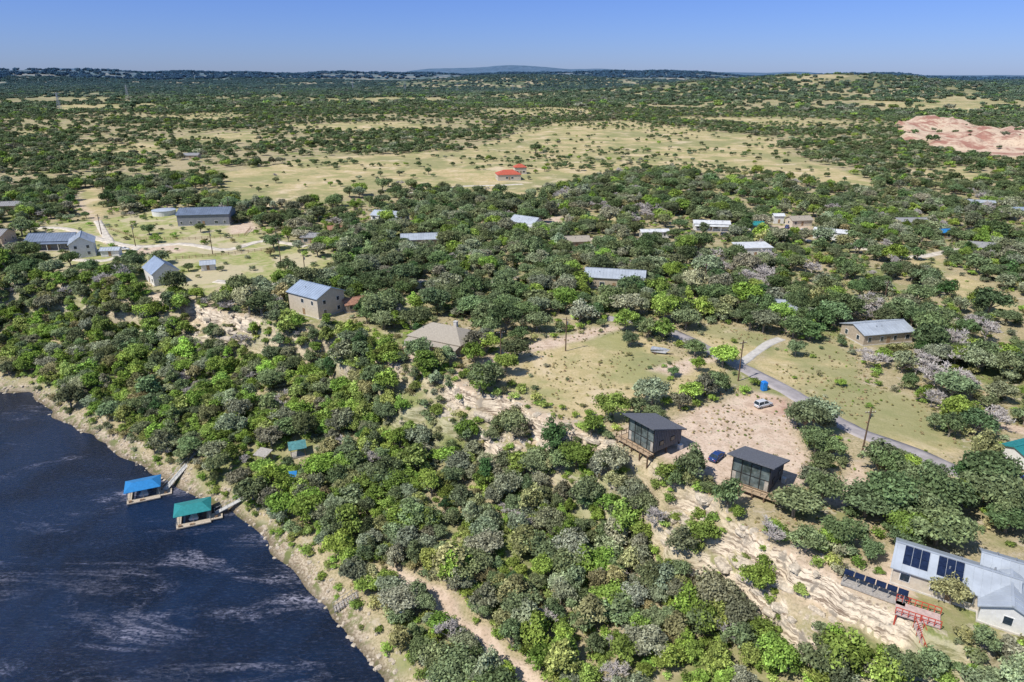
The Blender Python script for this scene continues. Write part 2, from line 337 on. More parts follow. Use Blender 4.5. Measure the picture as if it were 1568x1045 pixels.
# ------------------------------------------------------------ buildings
def house(name,u,v,L,W,h,rise,rot,wall,roof,hip=False,ov=.5,win=True,door=True,rib=True,porch=0,chim=False,two=False,r=None,sol=0,flatroof=False,x=None,fr=.6):
    gx,gy,_=G(u,v) if x is None else (*x,0)
    zs=[float(HG(gx+a,gy+b_)) for a in(-W/2,0,W/2) for b_ in (-W/2,0,W/2)];z=max(zs)*.6+sum(zs)/9*.4+.15
    e=empty(name,gx,gy,z,rot,r or max(L,W)*.48+.7,fr)
    a,c_=L/2,W/2
    MB().box(-a-.15,a+.15,-c_-.15,c_+.15,-2.5,.12).done('foundation',conc,e)
    m=MB();n=0
    m.v=[(-a,-c_,.1),(a,-c_,.1),(a,c_,.1),(-a,c_,.1),(-a,-c_,h),(a,-c_,h),(a,c_,h),(-a,c_,h)];m.f=[(0,1,5,4),(2,3,7,6),(1,2,6,5),(3,0,4,7)]
    if not hip and not flatroof:
        m.v+=[(-a,0,h+rise-.02),(a,0,h+rise-.02)];m.f=[(0,1,5,4),(2,3,7,6),(1,2,6,9,5),(3,0,4,8,7)]
    m.done('walls',wall,e)
    t=.16;k=rise/c_;zo=h-ov*k+t
    R=MB();rr=h+rise+t
    if flatroof:
        R.slab([(-a-ov,-c_-ov,h+.3),(a+ov,-c_-ov,h+.3),(a+ov,c_+ov,h+.3+rise),(-a-ov,c_+ov,h+.3+rise)],.25)
    elif hip:
        q=a-c_*.85 if a>c_ else .3
        A=[(-a-ov,-c_-ov,zo),(a+ov,-c_-ov,zo),(a+ov,c_+ov,zo),(-a-ov,c_+ov,zo),(-q,0,rr),(q,0,rr)]
        R.v=A+[(x_,y_,z_-t) for x_,y_,z_ in A[:4]];R.f=[(0,1,5,4),(1,2,5),(2,3,4,5),(3,0,4),(6,7,1,0),(7,8,2,1),(8,9,3,2),(9,6,0,3),(9,8,7,6)]
    else:
        R.slab([(-a-ov,-c_-ov,zo),(a+ov,-c_-ov,zo),(a+ov,0,rr),(-a-ov,0,rr)],t)
        R.slab([(-a-ov,.004,rr),(a+ov,.004,rr),(a+ov,c_+ov,zo),(-a-ov,c_+ov,zo)],t)
        if rib:
            for xx in np.arange(-a-ov+.3,a+ov,1.1):
                for sg in(-1,1): R.bar((xx,sg*(c_+ov-.02),zo+.03),(xx,sg*.05,rr+.03),.07,.06)
            R.bar((-a-ov,0,rr+.05),(a+ov,0,rr+.05),.35,.07)
    R.done('roof',roof,e)
    hs=random.Random(int(u*7+v))
    if win:
        fr_=MB();gl=MB();lev=[1.0]+([h/2+.8] if two else [])
        for zz in lev:
            for sg in(-1,1):
                nn=max(2,int(L/3.6))
                for i in range(nn):
                    if hs.random()<.2: continue
                    ww=hs.choice([.45,.6,.85]);xx=-a+L*(i+.5)/nn+hs.uniform(-.3,.3)
                    if door and abs(xx)<1.6 and zz==1.0: continue
                    y0=sg*c_;fr_.box(xx-ww-.1,xx+ww+.1,min(y0,y0+sg*.06),max(y0,y0+sg*.06),zz-.1,zz+1.35);gl.box(xx-ww,xx+ww,min(y0,y0+sg*.08),max(y0,y0+sg*.08),zz,zz+1.25)
                nn=max(1,int(W/3.8))
                for i in range(nn):
                    yy=-c_+W*(i+.5)/nn;x0=sg*a;fr_.box(min(x0,x0+sg*.06),max(x0,x0+sg*.06),yy-.65,yy+.65,zz-.1,zz+1.35);gl.box(min(x0,x0+sg*.08),max(x0,x0+sg*.08),yy-.53,yy+.53,zz,zz+1.25)
        fr_.done('window_frames',white,e);gl.done('windows',glass,e)
    if door:
        MB().box(-.55,.55,-c_-.07,-c_,.12,2.2).box(-.55,.55,c_,c_+.07,.12,2.2).done('doors',woodm,e)
    if porch:
        p=MB().slab([(-a,-c_-porch,h-.9),(a,-c_-porch,h-.9),(a,-c_-.01,h-.35),(-a,-c_-.01,h-.35)],.12);p.done('porch_roof',roof,e)
        p=MB()
        for i in range(5): xx=-a+.2+(L-.4)*i/4;p.box(xx-.09,xx+.09,-c_-porch+.1,-c_-porch+.28,-.8,h-1.0)
        p.done('porch_posts',white,e);MB().box(-a,a,-c_-porch,-c_-.16,-1.5,.1).done('porch_deck',greyw,e)
    if chim: MB().box(a*.3,a*.3+1,.6,1.5,h,h+rise+1.1).box(a*.3-.1,a*.3+1.1,.5,1.6,h+rise+1.1,h+rise+1.3).done('chimney',conc,e)
    if not flatroof and L>8:
        vv=MB()
        for i in range(3): xx=hs.uniform(-a*.7,a*.7);yy=hs.choice([-1,1])*c_*.45;zz=h+rise-abs(yy)*k+t;vv.cyl((xx,yy,zz-.1),(xx,yy,zz+.45),.12,.12,8)
        vv.done('roof_vents',steel,e)
    if sol:
        s=MB()
        for (sx,sy) in sol:
            for i in range(3):
                for j in range(2):
                    x0=sx+i*1.1;y0=sy+j*1.5
                    zf=lambda y:h+rise-abs(y)*k+t+.14
                    s.slab([(x0,y0,zf(y0)),(x0+1.03,y0,zf(y0)),(x0+1.03,y0+1.43,zf(y0+1.43)),(x0,y0+1.43,zf(y0+1.43))],.05)
        s.done('solar_panels',solar,e)
    return e
W_=cm('wall_white',(.68,.67,.63),var=.08);Wc=cm('wall_cream',(.55,.48,.38),var=.1);Wg=cm('wall_grey',(.22,.23,.25),var=.12);Wt=cm('wall_tan',(.42,.35,.26),var=.15);Wb=cm('wall_stone',(.42,.35,.26),var=.3,scale=2)
Rl=cm('roof_light_metal',(.48,.52,.56),metal=.2,rough=.42,var=.12,scale=.3);Rb=cm('roof_blue_grey_metal',(.38,.45,.54),metal=.3,rough=.4,var=.1,scale=.3);Rd=cm('roof_dark_blue',(.17,.21,.28),metal=.2,rough=.5,var=.15,scale=.4)
Rw=cm('roof_white',(.58,.59,.59),var=.15,scale=.5,rough=.5);Rt=cm('roof_taupe_shingle',(.35,.31,.25),var=.15,scale=3);Rr=cm('roof_red_tile',(.45,.10,.06),var=.3,scale=2);Rs=cm('roof_charcoal_shingle',(.13,.135,.15),var=.3,scale=4,rough=.85)
Rg=cm('roof_teal_metal',(.03,.22,.22),var=.15,rough=.45);Rc=cm('roof_blue_metal',(.03,.20,.46),var=.12,rough=.4);Rgy=cm('roof_grey_shingle',(.27,.27,.27),var=.2,scale=3);Rsg=cm('roof_steel_grey',(.43,.47,.51),metal=.2,rough=.45,var=.12,scale=.3)
house('metal_barn',319,342,25,15,5.5,2.2,8,Wg,Rd,two=False)
house('blue_roof_house',86,380,19,10,4,2.4,6,Wg,Rd,porch=2)
house('two_storey_white_house',130,390,13,9,5.8,2.8,-62,W_,Rl,two=True)
house('dark_garage',-4,372,12,10,4,2,0,Wt,Rgy)
house('white_farmhouse',250,430,13,9,4.6,3.2,-50,W_,Rb,r=9,fr=.9)
house('garden_shed',320,413,5,4,2.4,1,20,W_,Rl,win=False)
house('two_storey_cream_house',487,476,14,11,6.6,2.3,-35,Wc,Rb,two=True,porch=0,r=9,fr=.95)
house('small_brown_house',543,474,7,6,2.6,1.2,30,Wt,cm('roof_rust',(.32,.17,.11)))
house('ranch_house',682,528,17,11,3.2,2.6,-28,Wb,Rt,hip=True,porch=2.5,chim=True)
house('long_metal_roof_house',941,438,21,9,4,2.0,-12,Wt,Rsg,fr=.5)
house('cottage',598,338,18,9,3,1.8,-20,W_,Rl,r=8)
house('cottage',648,374,19,10,3,1.6,8,Wt,Rsg,r=8)
house('farmhouse',806,350,14,9,3.5,2.2,-35,W_,Rl,r=9);house('farmhouse',803,360,9,6,3,1.6,20,Wt,Rw,r=4)
house('red_tile_roof_house',778,275,17,12,4,2.6,10,Wc,Rr,hip=True);house('red_tile_roof_house',796,266,9,8,5,2,10,Wc,Rr,hip=True,r=6)
house('mobile_home',1001,364,13,4.5,3,.7,5,W_,Rw,r=6);house('mobile_home',1088,352,17,7,3.4,.9,-8,W_,Rw,porch=2)
house('flat_roof_house',1150,391,14,8,3.8,.5,5,W_,Rw,flatroof=True,r=8.5,fr=.85);house('teal_roof_shed',1157,353,6,5,3,1.2,0,W_,Rg)
house('mobile_home',1270,366,14,6,3.6,.9,-30,W_,Rw);house('utility_shed',1190,342,5,4,4,.8,0,W_,Rw,win=False);house('beige_house',1222,345,11,7,3,1.5,10,Wc,Rt)
house('workshop_building',1340,518,16,10,3.2,1.6,12,Wt,Rsg,fr=.75);house('cottage',1186,482,13,8,3,1.8,-10,W_,Rsg,r=3.5,fr=.3)
house('cottage',1392,349,15,8,3,1.8,0,Wt,Rgy,r=5);house('cottage',1495,320,16,9,3,1.8,-20,W_,Rsg,r=6);house('cottage',1503,388,12,8,3,1.6,-20,Wc,Rgy,r=5)
house('blue_roof_cottage',1562,332,12,8,3,1.8,0,Wt,Rb);house('carport',1566,706,7,5,2.8,.9,20,W_,Rg,win=False);house('camper_trailer',381,447,7,2.5,2.6,.2,5,W_,Rw,r=4)
house('green_shed',606,438,5,4,2.5,1,0,Wt,Rg,win=False,r=2.5);house('teal_roof_shed',1440,365,7,5,3,1,10,Wt,Rc)
house('cottage',880,378,12,7,3,1.6,10,Wt,Rt);house('cottage',295,243,14,9,3,1.6,0,Wt,Rgy);house('cottage',20,322,16,9,3,1.6,10,Wt,Rgy)
house('garden_shed',172,392,7,4,2.6,.8,10,W_,Rl,win=False);house('cottage',480,372,9,6,3,1.2,0,Wt,Rgy,r=4);house('cottage',515,360,7,5,3,1.2,20,Wt,cm('roof_rust',(.3,.2,.1)),r=3)
hx,hy=flat(1462,868,24);house('metal_roof_lake_house',0,0,15,7.5,3.0,1.7,-33,Wc,Rsg,x=(hx,hy),sol=[(-6.6,-3.2),(-2.2,-3.2)],porch=0,r=8)
hx,hy=flat(1545,915,23);house('lake_house_wing',0,0,8,6.5,2.8,1.5,57,W_,Rsg,x=(hx,hy),r=5)
hx,hy=flat(1562,872,24);house('lake_house_wing',0,0,9,6,3.2,1.3,-33,W_,Rsg,x=(hx,hy),r=5,win=False)
x,y,z=G(252,329);e=empty('water_tank',x,y,z,0,8);MB().cyl((0,0,-1),(0,0,2.6),6,6,28).done('tank_wall',W_,e);MB().cyl((0,0,2.6),(0,0,3.5),6.2,.3,28).done('tank_roof',Rl,e)
# modern cabins
def cabin(u,v,rot,deck_side):
    x,y,_=G(u,v);z=float(HG(x,y));e=empty('modern_cabin',x,y,z,rot,8)
    w,d=3.5,4.1;fl=1.3;hf=6.5;hb=4.2
    side=cm('charcoal_siding',(.18,.18,.195),var=.2,scale=2)
    m=MB();m.v=[(-w,-d,fl),(w,-d,fl),(w,d,fl),(-w,d,fl),(-w,-d,hf),(w,-d,hf),(w,d,hb),(-w,d,hb)];m.f=[(1,2,6,5),(2,3,7,6),(3,0,4,7),(0,3,2,1)];m.done('siding_walls',side,e)
    sb=MB()
    for yy in np.arange(-d+.5,d,.5):
        zt=hf+(hb-hf)*(yy+d)/(2*d)-.05
        for sg in(-1,1): sb.box(min(sg*w,sg*(w+.05)),max(sg*w,sg*(w+.05)),yy-.03,yy+.03,fl,zt)
    sb.done('battens',cm('charcoal_trim',(.10,.10,.11)),e)
    o=.8;s=(hb-hf)/(2*d);zz=lambda q:hf+(q+d)*s+.3
    R=MB();R.slab([(-w-o,-d-1.3,zz(-d-1.3)+.25),(w+o,-d-1.3,zz(-d-1.3)+.25),(w+o,d+.6,zz(d+.6)),(-w-o,d+.6,zz(d+.6))],.26);R.done('shed_roof',Rs,e)
    MB().box(-w+.1,w-.1,-d+.02,-d+.05,fl+.1,hf-.1).done('glass_front',cm('cabin_glass',(.11,.135,.13),rough=.05,spec=.9,var=.6,scale=.5),e)
    mu=MB()
    for i in range(5): xx=-w+.08+(2*w-.16)*i/4;mu.box(xx-.08,xx+.08,-d-.06,-d+.015,fl,hf)
    for zq in(fl+.08,fl+2.4,hf-.1): mu.box(-w,w,-d-.08,-d-.061,zq-.07,zq+.07)
    mu.done('mullions',cm('dark_bronze',(.03,.028,.025)),e)
    cd=MB()
    for xx in(-w+.5,w-.5): cd.box(xx-.35,xx+.35,-d-.02,-d+.01,fl+.2,fl+2.3)
    cd.done('curtains',cm('cabin_curtain',(.4,.36,.3)),e)
    D=MB();D.box(-w-.3,w+.3,-d-1.5,-d-.09,fl-.25,fl-.02)
    if deck_side: D.box(w+.06,w+2.4,-d-1.5,d-3.5,fl-.25,fl-.02)
    else: D.box(-w-2.2,-w-.31,-d-1.5,d-5,fl-.25,fl-.02)
    D.done('timber_deck',cm('cedar_deck',(.42,.31,.20),var=.25,scale=3),e)
    p=MB();xa,xb=(-w-.2,w+2.3) if deck_side else (-w-2.1,w+.2)
    for xx in np.linspace(xa,xb,7): p.box(xx-.05,xx+.05,-d-1.48,-d-1.38,fl-.02,fl+1.0)
    p.box(xa,xb,-d-1.5,-d-1.36,fl+1.0,fl+1.07);p.box(xa,xb,-d-1.46,-d-1.42,fl+.5,fl+.53)
    xe=xb if deck_side else xa
    for yy in np.linspace(-d-1.3,d-5,4): p.box(xe-.05,xe+.05,yy-.05,yy+.05,fl-.02,fl+1.0)
    p.box(xe-.06,xe+.06,-d-1.35,d-4.9,fl+1.0,fl+1.07);p.done('railing',woodm,e)
    q=MB()
    for xx in(-w+.2,-w/3,w/3,w-.2):
        for yy in(-d-1.3,-d+.3,0,d-.3): q.box(xx-.12,xx+.12,yy-.12,yy+.12,-3.5,fl-.26 if yy<-d else fl)
    for yy in(-d-1.3,-d+1.5): q.box(xe-.1-(.3 if xe>0 else -.3),xe+.1-(.3 if xe>0 else -.3),yy-.1,yy+.1,-4,fl-.26)
    q.done('piers',polem,e)
    for sg in(-1,1):
        for yy in(-1.8,1.4):
            MB().box(min(sg*w,sg*(w+.08)),max(sg*w,sg*(w+.08)),yy-.6,yy+.6,fl+1.1,fl+2.1).done('side_window_frame',cm('dark_bronze',(.03,.03,.03)),e);MB().box(min(sg*w,sg*(w+.1)),max(sg*w,sg*(w+.1)),yy-.5,yy+.5,fl+1.2,fl+2.0).done('side_window',glass,e)
    MB().box(w+.2,w+.9,3.0,3.9,-.5,1.0).done('air_conditioner',white,e)
    st=MB()
    for i in range(7): st.box(-.6,.6,d+.3+i*.3,d+.62+i*.3,fl-.25-i*.2,fl-.2-i*.2)
    st.done('back_steps',woodm,e)
cabin(1001,683,-54,False);cabin(1157,740,-38,True)
# lake docks
def dock(u,v,rot,roofm,ramp_end,name,sc=.78):
    x,y=flat(u,v,0);e=empty(name,x,y,0,rot);e.scale=(sc,sc,sc)
    d=MB();d.box(-4.5,4.5,-4.6,-2.6,.25,.55).box(-4.5,-3.3,-2.6,3,.25,.55).box(3.3,4.5,-2.6,3,.25,.55).box(-4.5,4.5,3,4.2,.25,.55).box(4.5,7.5,-3.6,-.5,.25,.5)
    for yy in np.arange(-4.5,-2.7,.3): d.box(-4.4,4.4,yy,yy+.24,.551,.57)
    d.done('deck',cm('tan_decking',(.48,.41,.32),var=.25,scale=3),e)
    f=MB()
    for xx in(-4,-1.3,1.3,4):
        for yy in(-4,3.6): f.cyl((xx-.5,yy,.02),(xx+.5,yy,.02),.33,.33,8)
    f.done('floats',cm('float_black',(.03,.03,.03)),e)
    p=MB()
    for xx in(-4.2,0,4.2):
        for yy in(-2.9,3.6):
            p.box(xx-.08,xx+.08,yy-.08,yy+.08,.55,3.4)
    for yy in(-2.9,3.6): p.box(-4.2,4.2,yy-.06,yy+.06,3.25,3.42)
    for xx in (-4.42,4.42): p.box(xx-.03,xx+.03,-4.5,4,1.4,1.46);
    for yy in (-4.5,-1.5,1.2,4): p.box(4.38,4.46,yy-.03,yy+.03,.55,1.4);p.box(-4.46,-4.38,yy-.03,yy+.03,.55,1.4)
    p.done('posts',steel,e)
    A=[(-4.9,-3.2,3.4),(4.9,-3.2,3.4),(4.9,4.1,3.4),(-4.9,4.1,3.4),(-2.6,.35,4.5),(2.6,.35,4.5)]
    R=MB();R.v=A+[(a,b_,c-.12) for a,b_,c in A[:4]];R.f=[(0,1,5,4),(1,2,5),(2,3,4,5),(3,0,4),(6,7,1,0),(7,8,2,1),(8,9,3,2),(9,6,0,3),(9,8,7,6)];R.done('roof',roofm,e)
    b2=MB();b2.hull8([(-1,-1.8,.3),(1,-1.8,.3),(.5,2,.3),(-.5,2,.3),(-1.3,-2,1.1),(1.3,-2,1.1),(.15,2.8,1.2),(-.15,2.8,1.2)]);b2.done('moored_boat',white,e)
    fu=MB().box(-3.9,-3.1,-4.3,-3.6,.57,1.1).box(-1,.2,-4.4,-3.9,.57,.95).box(5.5,6.3,-3,-2.3,.5,1);fu.done('deck_furniture',woodm,e)
    ex,ey,ez=G(*ramp_end);ez=(max(ez,1.5)+.3)/sc
    v0=Vector((ex-x,ey-y,0))/sc;v0.rotate(Matrix.Rotation(-math.radians(rot),3,'Z'))
    s=Vector((5.6,-1,.7))
    t=Vector((v0.x,v0.y,ez));gw=MB();gw.bar(s,t,1.7,.12);dr=(t-s).normalized();sd=dr.cross(Vector((0,0,1))).normalized()*.8
    for sg in(-1,1):
        o=sd*sg;up=Vector((0,0,1.1));gw.bar(s+o+up,t+o+up,.08);L=(t-s).length
        for i in range(int(L/1.8)+1): q=s+dr*min(i*1.8,L)+o;gw.bar(q,q+up,.07)
    gw.done('gangway',cm('galvanised_walkway',(.45,.44,.41),var=.1),e)
dock(222,757,24,Rc,(305,692),'covered_boat_dock');dock(298,793,22,Rg,(392,755),'covered_boat_dock')
def shelter(u,v,s,rot,roofm):
    x,y,z=G(u,v);e=empty('picnic_shelter',x,y,z,rot,s)
    MB().box(-s/2,s/2,-s/2.5,s/2.5,-1.5,.25).done('deck',greyw,e);MB().slab([(-s/2-.3,-s/2.5-.3,2.5),(s/2+.3,-s/2.5-.3,2.5),(s/2+.3,s/2.5+.3,3),(-s/2-.3,s/2.5+.3,3)],.12).done('roof',roofm,e)
    p=MB()
    for a in(-1,1):
        for b_ in(-1,1): p.box(a*s/2*.9-.08,a*s/2*.9+.08,b_*s/2.5*.9-.08,b_*s/2.5*.9+.08,.25,2.62)
    p.done('posts',woodm,e)
shelter(457,697,3.6,20,cm('roof_dull_teal',(.08,.22,.22)));shelter(450,742,1.3,10,Rc);shelter(405,708,3,-20,greyw)
def stairs(name,a,b_,m,w=1.2,rail=None):
    a=Vector(a);b_=Vector(b_);e=empty(name,*a);d=b_-a;n=max(4,int(abs(d.z)/.2) if abs(d.z)>1 else 8);s=MB();hd=Vector((d.x,d.y,0)).normalized();sd=Vector((-hd.y,hd.x,0))*w/2
    for i in range(n):
        p=d*(i+.5)/n;s.bar(p-sd,p+sd,.3,.06)
    s.bar(sd,d+sd,.08,.25);s.bar(-sd,d-sd,.08,.25);s.done('treads',m,e)
    r=MB();up=Vector((0,0,1))
    for sg in(-1,1):
        r.bar(sd*sg+up,d+sd*sg+up,.08)
        for i in range(0,6): q=d*i/5+sd*sg;r.bar(q-Vector((0,0,.8)),q+up,.08)
    r.done('handrails',rail or m,e);return e
def g3(u,v,dz=.4): x,y,z=G(u,v);return (x,y,z+dz)
stairs('wooden_staircase',g3(365,533),g3(322,572,.8),greyw,1.4);stairs('wooden_staircase',g3(440,480,.5),g3(405,498,.8),greyw,1.4)
stairs('wooden_staircase',g3(548,912,.3),g3(512,938,.6),greyw,1.5);stairs('wooden_staircase',g3(230,440,.5),g3(200,455,1.),woodm,1.5)
redp=cm('red_paint',(.5,.07,.04),var=.1)
tx,ty=flat(1345,907,20.6)
e=empty('covered_cliff_walkway',tx,ty,20.6,-35,5)
w=MB();w.box(-5,3.6,-1.1,1.1,-.25,0);w.done('deck',greyw,e);s=MB()
for i in range(6): s.slab([(-4.9+i*1.45,-.6,1.5),(-3.6+i*1.45,-.6,1.5),(-3.6+i*1.45,.5,1.7),(-4.9+i*1.45,.5,1.7)],.06)
s.done('solar_panels',solar,e);p=MB()
for i in range(5):
    for yy in(-.6,.4): p.box(-4.8+i*2,-4.7+i*2,yy,yy+.1,-4,1.42)
p.done('posts',steel,e)
tx,ty=flat(1405,940,20.6);e=empty('cliff_deck',tx,ty,20.6,-30,4)
MB().box(-2.8,2.8,-1.5,1.5,-.2,0).done('deck_boards',cm('pink_deck',(.50,.38,.34),var=.2),e);p=MB()
for xx in np.linspace(-2.8,2.8,8):
    for yy in(-1.5,1.5): p.box(xx-.05,xx+.05,yy-.05,yy+.05,0,1.05)
for yy in(-1.5,1.5): p.box(-2.8,2.8,yy-.06,yy+.06,1.05,1.13);p.box(-2.8,2.8,yy-.03,yy+.03,.5,.56)
for xx in(-2.6,0,2.6):
    for yy in (-1.3,1.3): p.box(xx-.1,xx+.1,yy-.1,yy+.1,-7,-.2)
p.done('red_railing',redp,e)
stairs('red_staircase',(tx-1,ty-1.6,20.6),(tx+.3,ty-4.8,16.5),cm('pink_deck',(.5,.38,.34)),1.1,redp)
# ------------------------------------------------------------ vehicles
def car(name,u,v,rot,col,suv=True):
    x,y,z=G(u,v);z=float(HG(x,y))+.05;e=empty(name,x,y,z,rot,3.2);pm_=mat('car_paint',col,rough=.25,spec=.6,var=.04)
    S=[(-2.3,.72,.45,.75),(-2.2,.84,.32,.95),(-1.4,.9,.28,1.0),(0,.92,.28,1.0),(1.0,.91,.28,.98),(1.9,.86,.3,.86),(2.25,.76,.38,.72),(2.32,.6,.45,.62)]
    m=MB()
    for (px,hw,zb,zt) in S: m.v+=[(px,-hw*.93,zb),(px,-hw,(zb+zt)/2),(px,-hw*.9,zt),(px,hw*.9,zt),(px,hw,(zb+zt)/2),(px,hw*.93,zb)]
    for i in range(len(S)-1):
        for j in range(6): k=(j+1)%6;m.f.append((i*6+j,i*6+k,i*6+6+k,i*6+6+j))
    m.f+=[(5,4,3,2,1,0),tuple((len(S)-1)*6+j for j in range(6))];m.done('body',pm_,e,True)
    xb,xt,xf,xg=(-2.15,-1.9,1.15,.35) if suv else (-1.75,-1.0,1.1,.3)
    h=1.68 if suv else 1.42
    MB().hull8([(xb,-.82,.97),(xf,-.82,.97),(xf,.82,.97),(xb,.82,.97),(xt,-.64,h),(xg,-.64,h),(xg,.64,h),(xt,.64,h)]).done('windows',glass,e)
    MB().hull8([(xt-.05,-.67,h-.02),(xg+.1,-.67,h-.02),(xg+.1,.67,h-.02),(xt-.05,.67,h-.02),(xt+.05,-.6,h+.05),(xg-.05,-.6,h+.05),(xg-.05,.6,h+.05),(xt+.05,.6,h+.05)]).done('roof_panel',pm_,e)
    pl=MB()
    for sg in(-1,1): pl.bar((xb,.83*sg,.98),(xt,.655*sg,h),.09);pl.bar((xf,.83*sg,.98),(xg,.655*sg,h),.09);pl.bar((-.5,.83*sg,.98),(-.5,.66*sg,h),.09)
    pl.done('pillars',pm_,e);wh=MB()
    for xx in(-1.42,1.42):
        for sg in(-1,1): wh.cyl((xx,sg*.66,.34),(xx,sg*.93,.34),.34,.34,14)
    wh.done('tyres',cm('rubber',(.02,.02,.02)),e);hb=MB()
    for xx in(-1.42,1.42):
        for sg in(-1,1): hb.cyl((xx,sg*.93,.34),(xx,sg*.95,.34),.2,.2,10)
    hb.done('hubcaps',steel,e);MB().box(2.26,2.34,-.6,-.38,.6,.72).box(2.26,2.34,.38,.6,.6,.72).done('headlights',white,e);MB().box(-2.31,-2.22,-.7,-.5,.7,.85).box(-2.31,-2.22,.5,.7,.7,.85).done('tail_lights',redp,e)
car('parked_suv',1168,623,25,(.55,.56,.57));car('parked_sedan',1097,703,48,(.02,.05,.17),False)
car('parked_car',720,439,20,(.5,.5,.5));car('parked_car',1241,363,10,(.45,.03,.03));car('parked_car',1228,356,60,(.7,.7,.7));car('parked_car',1563,738,100,(.03,.08,.35))
car('parked_car',190,384,10,(.7,.7,.7),False);car('parked_car',372,449,30,(.6,.6,.6));car('parked_car',1110,362,0,(.05,.05,.06));car('parked_car',675,436,100,(.7,.7,.7));car('parked_car',1205,350,60,(.02,.05,.2))
x,y,z=G(1169,598);e=empty('portable_toilet',x,y,z,15,2);tb=cm('blue_plastic',(.02,.18,.55),rough=.5)
MB().box(-.6,.6,-.6,.6,0,2.1).done('cabin',tb,e);MB().hull8([(-.65,-.65,2.1),(.65,-.65,2.1),(.65,.65,2.1),(-.65,.65,2.1),(-.45,-.5,2.38),(.45,-.5,2.38),(.45,.5,2.38),(-.45,.5,2.38)]).done('roof',tb,e);MB().box(-.42,.42,-.66,-.6,.15,1.95).done('door',cm('blue_door',(.03,.25,.6)),e)
x,y,z=G(1010,542);e=empty('covered_boat_on_trailer',x,y,z,-20,3);grt=cm('tarp_grey',(.3,.32,.35))
MB().hull8([(-2.4,-.7,.5),(1.6,-.6,.5),(1.6,.6,.5),(-2.4,.7,.5),(-2.5,-1.1,1.3),(2.7,-.15,1.5),(2.7,.15,1.5),(-2.5,1.1,1.3)]).done('hull',cm('hull_grey',(.4,.4,.4)),e);MB().hull8([(-2.5,-1.12,1.3),(2.7,-.17,1.5),(2.7,.17,1.5),(-2.5,1.12,1.3),(-2.1,-.4,1.8),(1.1,-.15,1.8),(1.1,.15,1.8),(-2.1,.4,1.8)]).done('tarp',grt,e)
t=MB().box(-2.6,3.8,-.08,.08,.35,.48);[t.cyl((-1.2,s*.9,.33),(-1.2,s*1.15,.33),.33,.33,12) for s in(-1,1)];t.done('trailer',polem,e)
# utility poles
for (u,v,h) in [(1318,702,11),(1130,584,11),(767,560,10),(866,538,10),(326,390,10),(430,400,10),(208,378,10),(352,330,10),(1352,470,9),(468,425,9),(156,360,10),(1078,440,9)]:
    x,y,z=G(u,v);e=empty('utility_pole',x,y,z,rng.uniform(-30,30),2.5)
    MB().cyl((0,0,-1),(0,0,h),.2,.13,10).done('pole',polem,e);MB().box(-1.1,1.1,-.07,.07,h-.8,h-.65).done('crossarm',polem,e);MB().cyl((.3,.25,h-2.2),(.3,.25,h-1.3),.2,.2,10).done('transformer',steel,e)
    i=MB();[i.cyl((q,0,h-.65),(q,0,h-.45),.06,.04,6) for q in(-1,-.4,.4,1)];i.done('insulators',white,e)
for (u,D_) in [(83,1500),(620,3200),(785,3600),(192,2400),(540,3300),(1148,4200),(700,3400)]:
    a=ray(u,130);x=a[0]/a[1]*D_;y=D_;z=float(HG(x,y));e=empty('transmission_tower',x,y,z);h=38;m=MB()
    for sx in(-1,1):
        for sy in(-1,1): m.bar((3.5*sx,3.5*sy,-1),(.6*sx,.6*sy,h),.5)
    for k in range(6):
        z0=k*6;z1=z0+6;r0=3.5-2.9*z0/h;r1=3.5-2.9*z1/h
        for sy in(-1,1): m.bar((-r0,r0*sy,z0),(r1,r1*sy,z1),.2);m.bar((r0,r0*sy,z0),(-r1,r1*sy,z1),.2)
    for zz in(26,31,36): m.bar((-7,0,zz),(7,0,zz),.45)
    m.done('lattice',steel,e)
def fence(pts,name='wood_fence'):
    P=[g3(u,v,0) for u,v in pts];e=empty(name,*P[0]);o=Vector(P[0]);m=MB()
    for a,b_ in zip(P[:-1],P[1:]):
        a=Vector(a)-o;b_=Vector(b_)-o;n=max(1,int((b_-a).length/2.5))
        for i in range(n):
            p=a+(b_-a)*i/n;q=a+(b_-a)*(i+1)/n
            m.box(p.x-.08,p.x+.08,p.y-.08,p.y+.08,p.z-.4,p.z+1.3)
            for zz in(.5,1.05): m.bar(p+Vector((0,0,zz)),q+Vector((0,0,zz)),.05,.14)
    m.done('rails',woodm,e)
fence([(168,352),(215,368),(290,368),(375,362),(385,350)]);fence([(270,398),(340,392),(410,384)])
# ------------------------------------------------------------ vegetation prototypes
def leafmat(name,objcol=False):
    m=bpy.data.materials.new(name);m.use_nodes=True;nt=m.node_tree;nt.nodes.clear()
    out=nt.nodes.new('ShaderNodeOutputMaterial')
    if objcol: col=nt.nodes.new('ShaderNodeObjectInfo').outputs['Color']
    else: col=nattr(nt,'tint','INSTANCER').outputs['Color']
    sh_=nattr(nt,'shade').outputs['Fac']
    vm=nt.nodes.new('ShaderNodeVectorMath');vm.operation='SCALE';nt.links.new(col,vm.inputs[0]);nt.links.new(sh_,vm.inputs['Scale'])
    d=nt.nodes.new('ShaderNodeBsdfDiffuse');t=nt.nodes.new('ShaderNodeBsdfTranslucent');mx=nt.nodes.new('ShaderNodeMixShader');mx.inputs[0].default_value=.22
    nt.links.new(vm.outputs[0],d.inputs[0]);nt.links.new(vm.outputs[0],t.inputs[0]);nt.links.new(d.outputs[0],mx.inputs[1]);nt.links.new(t.outputs[0],mx.inputs[2]);nt.links.new(mx.outputs[0],out.inputs[0])
    return m
leafM=leafmat('foliage');leafO=leafmat('foliage_single',True);barkM=mat('bark',(.26,.23,.19),var=.3,scale=4);deadM=mat('dead_bark',(.48,.44,.405),var=.2,scale=1)
